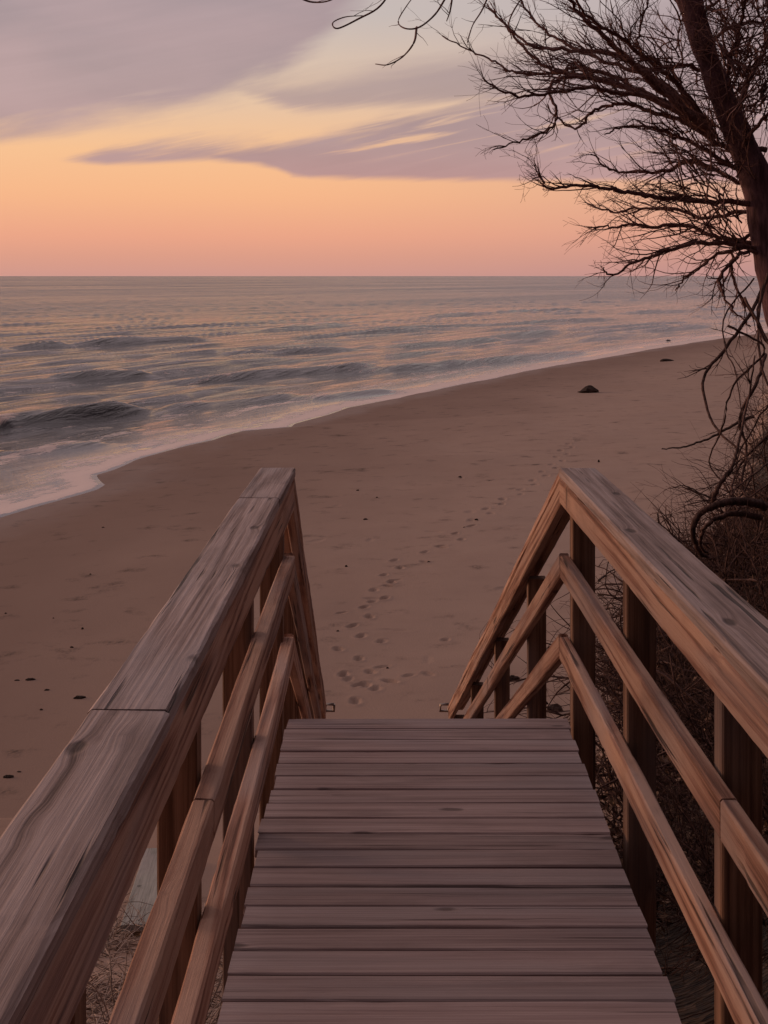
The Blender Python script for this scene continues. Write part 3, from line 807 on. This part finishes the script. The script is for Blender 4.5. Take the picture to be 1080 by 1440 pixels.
tag(ub_o, 'dark tangled undergrowth of bare stems covering the bank', kind='stuff')
for k in range(7000):
    y = random.choice([random.uniform(9, 13), random.uniform(10, 26), random.uniform(12, 30)])
    x = foot_x(y) + abs(random.gauss(0, 1.3)) - .1
    leaf(lv, lf, Vector((x, y, gz(x, y) + random.uniform(.005, .05) + (random.random() ** 3) * .5)), random.uniform(.018, .045))
lo = mesh_obj('leaf_litter', lv, lf, M['leaf']); tag(lo, 'dry brown fallen leaves scattered over the dark bank', kind='stuff')

def vine(name, pts, r, label, cat, mat='brush', sides=6, kids=0):
    P = smooth_poly(pts, 7); P = [p + Vector((random.gauss(0, .004), random.gauss(0, .004), random.gauss(0, .004))) for p in P]
    t = Tubes(); n = len(P); t.add(P, [r * (1 - .7 * i / n) for i in range(n)], sides)
    for k in range(kids):
        i = random.randint(n // 4, n - 2); twig(t, P[i].copy(), (P[i + 1] - P[i]).normalized() + rvec() * .6, random.uniform(.25, .5), r * .35, 1, kids=3)
    o = t.build(name, M[mat], None, P[0]); tag(o, label, cat); return o
Yv = 13.5
vine('arching_stem', [at(1075, 712, Yv + .6), at(1050, 705, Yv + .3), at(1015, 708, Yv), at(985, 722, Yv), at(974, 748, Yv), at(984, 776, Yv + .1), at(1000, 786, Yv + .2)], .045, 'thick arching brown stem looping over at the edge of the bank', 'branch', 'brush')
vine('arching_stem', [at(1068, 728, Yv + .5), at(1035, 722, Yv + .2), at(1005, 730, Yv + .1), at(988, 748, Yv + .1), at(986, 768, Yv + .2), at(996, 780, Yv + .3)], .030, 'thinner arching stem just inside the thick looping one', 'branch', 'brush')
vine('bare_twig', [at(1060, 585, 17), at(1030, 598, 17), at(1000, 615, 17), at(965, 628, 16.8), at(932, 631, 16.6)], .020, 'long bare twig reaching left over the sand from the bank', 'branch', 'vine', 5, 1)
vine('bare_twig', [at(1010, 706, 15), at(985, 694, 15), at(962, 683, 15), at(942, 688, 15)], .010, 'short curved twig above the arching stems', 'branch', 'vine', 5)
vine('bare_twig', [at(1002, 706, 14.2), at(1012, 680, 14.2), at(1030, 655, 14.3), at(1038, 625, 14.5), at(1050, 570, 14.8), at(1062, 500, 15.0)], .024, 'upright forked stem rising from the bank toward the trunk', 'branch', 'brush', 5, 4)
for k in range(8):
    y0 = random.uniform(15.5, 18.0); x0 = 1040 + k * 8; yy = random.uniform(385, 540)
    x1 = random.choice([1005, 1030, 1050, 1075]) + random.uniform(-12, 12); y1 = random.uniform(690, 820); yb = random.uniform(13.2, 15.0)
    P0 = at(x0, yy, y0); P3 = at(x1, y1, yb); n_ = 6
    pts = [P0.lerp(P3, i / n_) + Vector((random.gauss(0, .10) + .22 * math.sin(i * 1.1 + k), random.gauss(0, .08), random.gauss(0, .05))) for i in range(n_ + 1)]
    o = vine('hanging_vine', pts, random.uniform(.010, .026), 'thin bare vine hanging from the tree down into the bank', 'vine', 'brush', 5, 6)
    o['group'] = 'vines hanging between tree and bank'
a_ = gp(948, 770); vine('dead_stalk', [Vector((a_.x, a_.y, a_.z - .05)), at(955, 745, a_.y), at(941, 718, a_.y)], .014, 'thin dead stalk standing in the sand beside the right railing', 'stalk', 'brush')
a_ = gp(925, 742); vine('dead_stalk', [Vector((a_.x, a_.y, a_.z - .05)), at(926, 732, a_.y), at(924, 722, a_.y)], .022, 'short dark stub poking out of the sand beside the right railing', 'stalk', 'debris')
for i, (pts, lab) in enumerate([
    ([(842, 838), (855, 842), (875, 843), (900, 838)], 'bent twig lying on sand behind the right railing'),
    ([(845, 862), (860, 860), (874, 862)], 'short straight stick lying behind the right railing'),
    ([(842, 818), (862, 806), (880, 798)], 'pale thin stick slanting up behind the right railing'),
    ([(845, 925), (862, 945), (872, 958), (880, 975)], 'thick root curving out of the sand behind the right railing'),
    ([(848, 960), (866, 962), (884, 966)], 'low root running into the dark bank behind the right railing')]):
    vine('stick' if i < 3 else 'root', [gp(*p) + Vector((0, 0, .02 + .03 * (j % 2))) for j, p in enumerate(pts)], .016 if i < 3 else .03, lab, 'stick' if i < 3 else 'root', 'debris' if i != 2 else 'vine', 5, 1)

# ------------------------------------------------------------------ dune face seen through the left railing
gv = Tubes()
for k in range(4200):
    y = random.uniform(4.0, 9.6); x = random.uniform(-3.2, -.62)
    if perlin(x * 1.3, y * 1.3, 5) < -.12: continue
    z = gz(x, y)
    d = Vector((random.gauss(.1, .8), random.gauss(.3, .8), random.uniform(.1, .8)))
    twig(gv, Vector((x, y, z)), d, random.uniform(.12, .42), random.uniform(.0022, .0055), 0, Vector((0, 0, -.35)), .25, 0, 3, .05)
go = gv.build('dead_grass', M['grass']); tag(go, 'matted dead grass and roots on the dune face under the walkway', kind='stuff')
pb = empty('old_board', (-1.62, 10.2, gz(-1.62, 10.2)))
tag(pb, 'grey weathered board lying on the dune, seen through the left railing', 'board')
a = Vector((-1.46, 9.15, gz(-1.46, 9.15) + .07)); b = Vector((-1.72, 11.7, gz(-1.72, 11.7) + .07))
board('plank', a, b, .26, .035, M['oldwood'], pb)
# ------------------------------------------------------------------ rocks and beach debris
def rock(name, px, py, wpx, hpx, label, cat, mat='rock', group=None, flat=1.0, yaw=0, peak=None):
    p = gp(px, py); k = p.y / F
    w = wpx * k / 2; h = hpx * k
    nu, nv = 20, 10; vs = []; fs = []
    sd = random.randint(1, 900)
    for j in range(nv + 1):
        th = math.pi * j / nv
        for i in range(nu):
            ph = 2 * math.pi * i / nu
            v = Vector((math.sin(th) * math.cos(ph), math.sin(th) * math.sin(ph), math.cos(th)))
            rr = 1 + .35 * float(perlin(v.x * 1.7 + sd, v.y * 1.7 + v.z * 2.1)) + .12 * float(perlin(v.x * 5 + sd, v.y * 5 + v.z * 4))
            z = v.z * h * rr
            if peak: # tent-like outline
                z = max(v.z, -.2) * h * rr * max(.1, 1 - .75 * abs(v.x - peak)) * 1.25
            vs.append((v.x * w * rr, v.y * w * .62 * flat * rr, z * .8 + h * .05))
    for j in range(nv):
        for i in range(nu):
            i2 = (i + 1) % nu; fs.append((j * nu + i, (j + 1) * nu + i, (j + 1) * nu + i2, j * nu + i2))
    o = mesh_obj(name, vs, fs, M[mat], None, p, False); o.rotation_euler.z = yaw
    tag(o, label, cat, group); return o
rock('rock', 828, 552, 32, 11, 'dark pointed boulder alone on the open beach', 'rock', peak=.15)
rock('driftwood_log', 937, 508, 20, 4.0, 'flat dark log near the waterline below the tree', 'driftwood', 'debris')
rock('rock', 940, 483, 12, 6, 'small dark rock at the very edge of the water', 'rock')
bits = [(116, 885, 5, 4), (101, 911, 7, 3), (112, 982, 17, 4), (66, 971, 9, 3), (58, 999, 6, 3), (12, 1093, 15, 4), (27, 1086, 8, 2), (43, 956, 14, 2.5), (24, 957, 10, 2), (8, 863, 4, 2.5),
        (127, 808, 4, 2), (145, 742, 5, 2), (487, 797, 5, 3.5), (514, 731, 8, 3), (503, 690, 5, 2.5), (647, 671, 6, 2.5), (670, 732, 7, 4), (653, 742, 5, 2), (603, 791, 6, 3), (842, 650, 4, 6),
        (776, 913, 14, 7), (722, 955, 20, 7), (805, 924, 9, 3), (932, 632, 4, 3), (700, 885, 8, 3), (766, 990, 12, 6), (545, 940, 5, 3), (475, 888, 5, 3), (75, 870, 3, 2), (530, 700, 4, 2)]
for px, py, w, h in bits:
    if w >= 14: continue
    rock('driftwood_bit', px, py, w * .8, h * .75, 'tiny dark scrap of driftwood on the open sand', 'driftwood', 'debris', 'tiny dark scraps scattered over the sand', yaw=random.uniform(-.4, .4))
rock('driftwood_bit', 112, 982, 17, 4, 'long dark scrap on the sand left of the left railing', 'driftwood', 'debris')
rock('driftwood_bit', 12, 1093, 15, 4, 'dark scrap on the sand at the left edge of the photo', 'driftwood', 'debris')
rock('driftwood_bit', 43, 956, 14, 3, 'thin brown sliver on the sand near the left edge', 'driftwood', 'debris')
rock('driftwood_chunk', 776, 915, 14, 8, 'dark chunk seen between the upper rails of the right stair railing', 'driftwood', 'debris')
rock('driftwood_chunk', 722, 957, 20, 8, 'dark lump seen between the lower rails of the right stair railing', 'driftwood', 'debris')
rock('pale_stone', 780, 1000, 22, 12, 'pale stone on the sand at the foot of the right stair railing', 'stone', 'vine')
rock('sand_clod', 1012, 778, 46, 34, 'pale lumpy clod of sand and roots inside the arching stems', 'clod', 'vine')
rock('sand_clod', 1030, 812, 40, 26, 'pale lump on the bank just above the right railing', 'clod', 'vine')
print('verts', sum(len(o.data.vertices) for o in bpy.data.objects if o.type == 'MESH'))
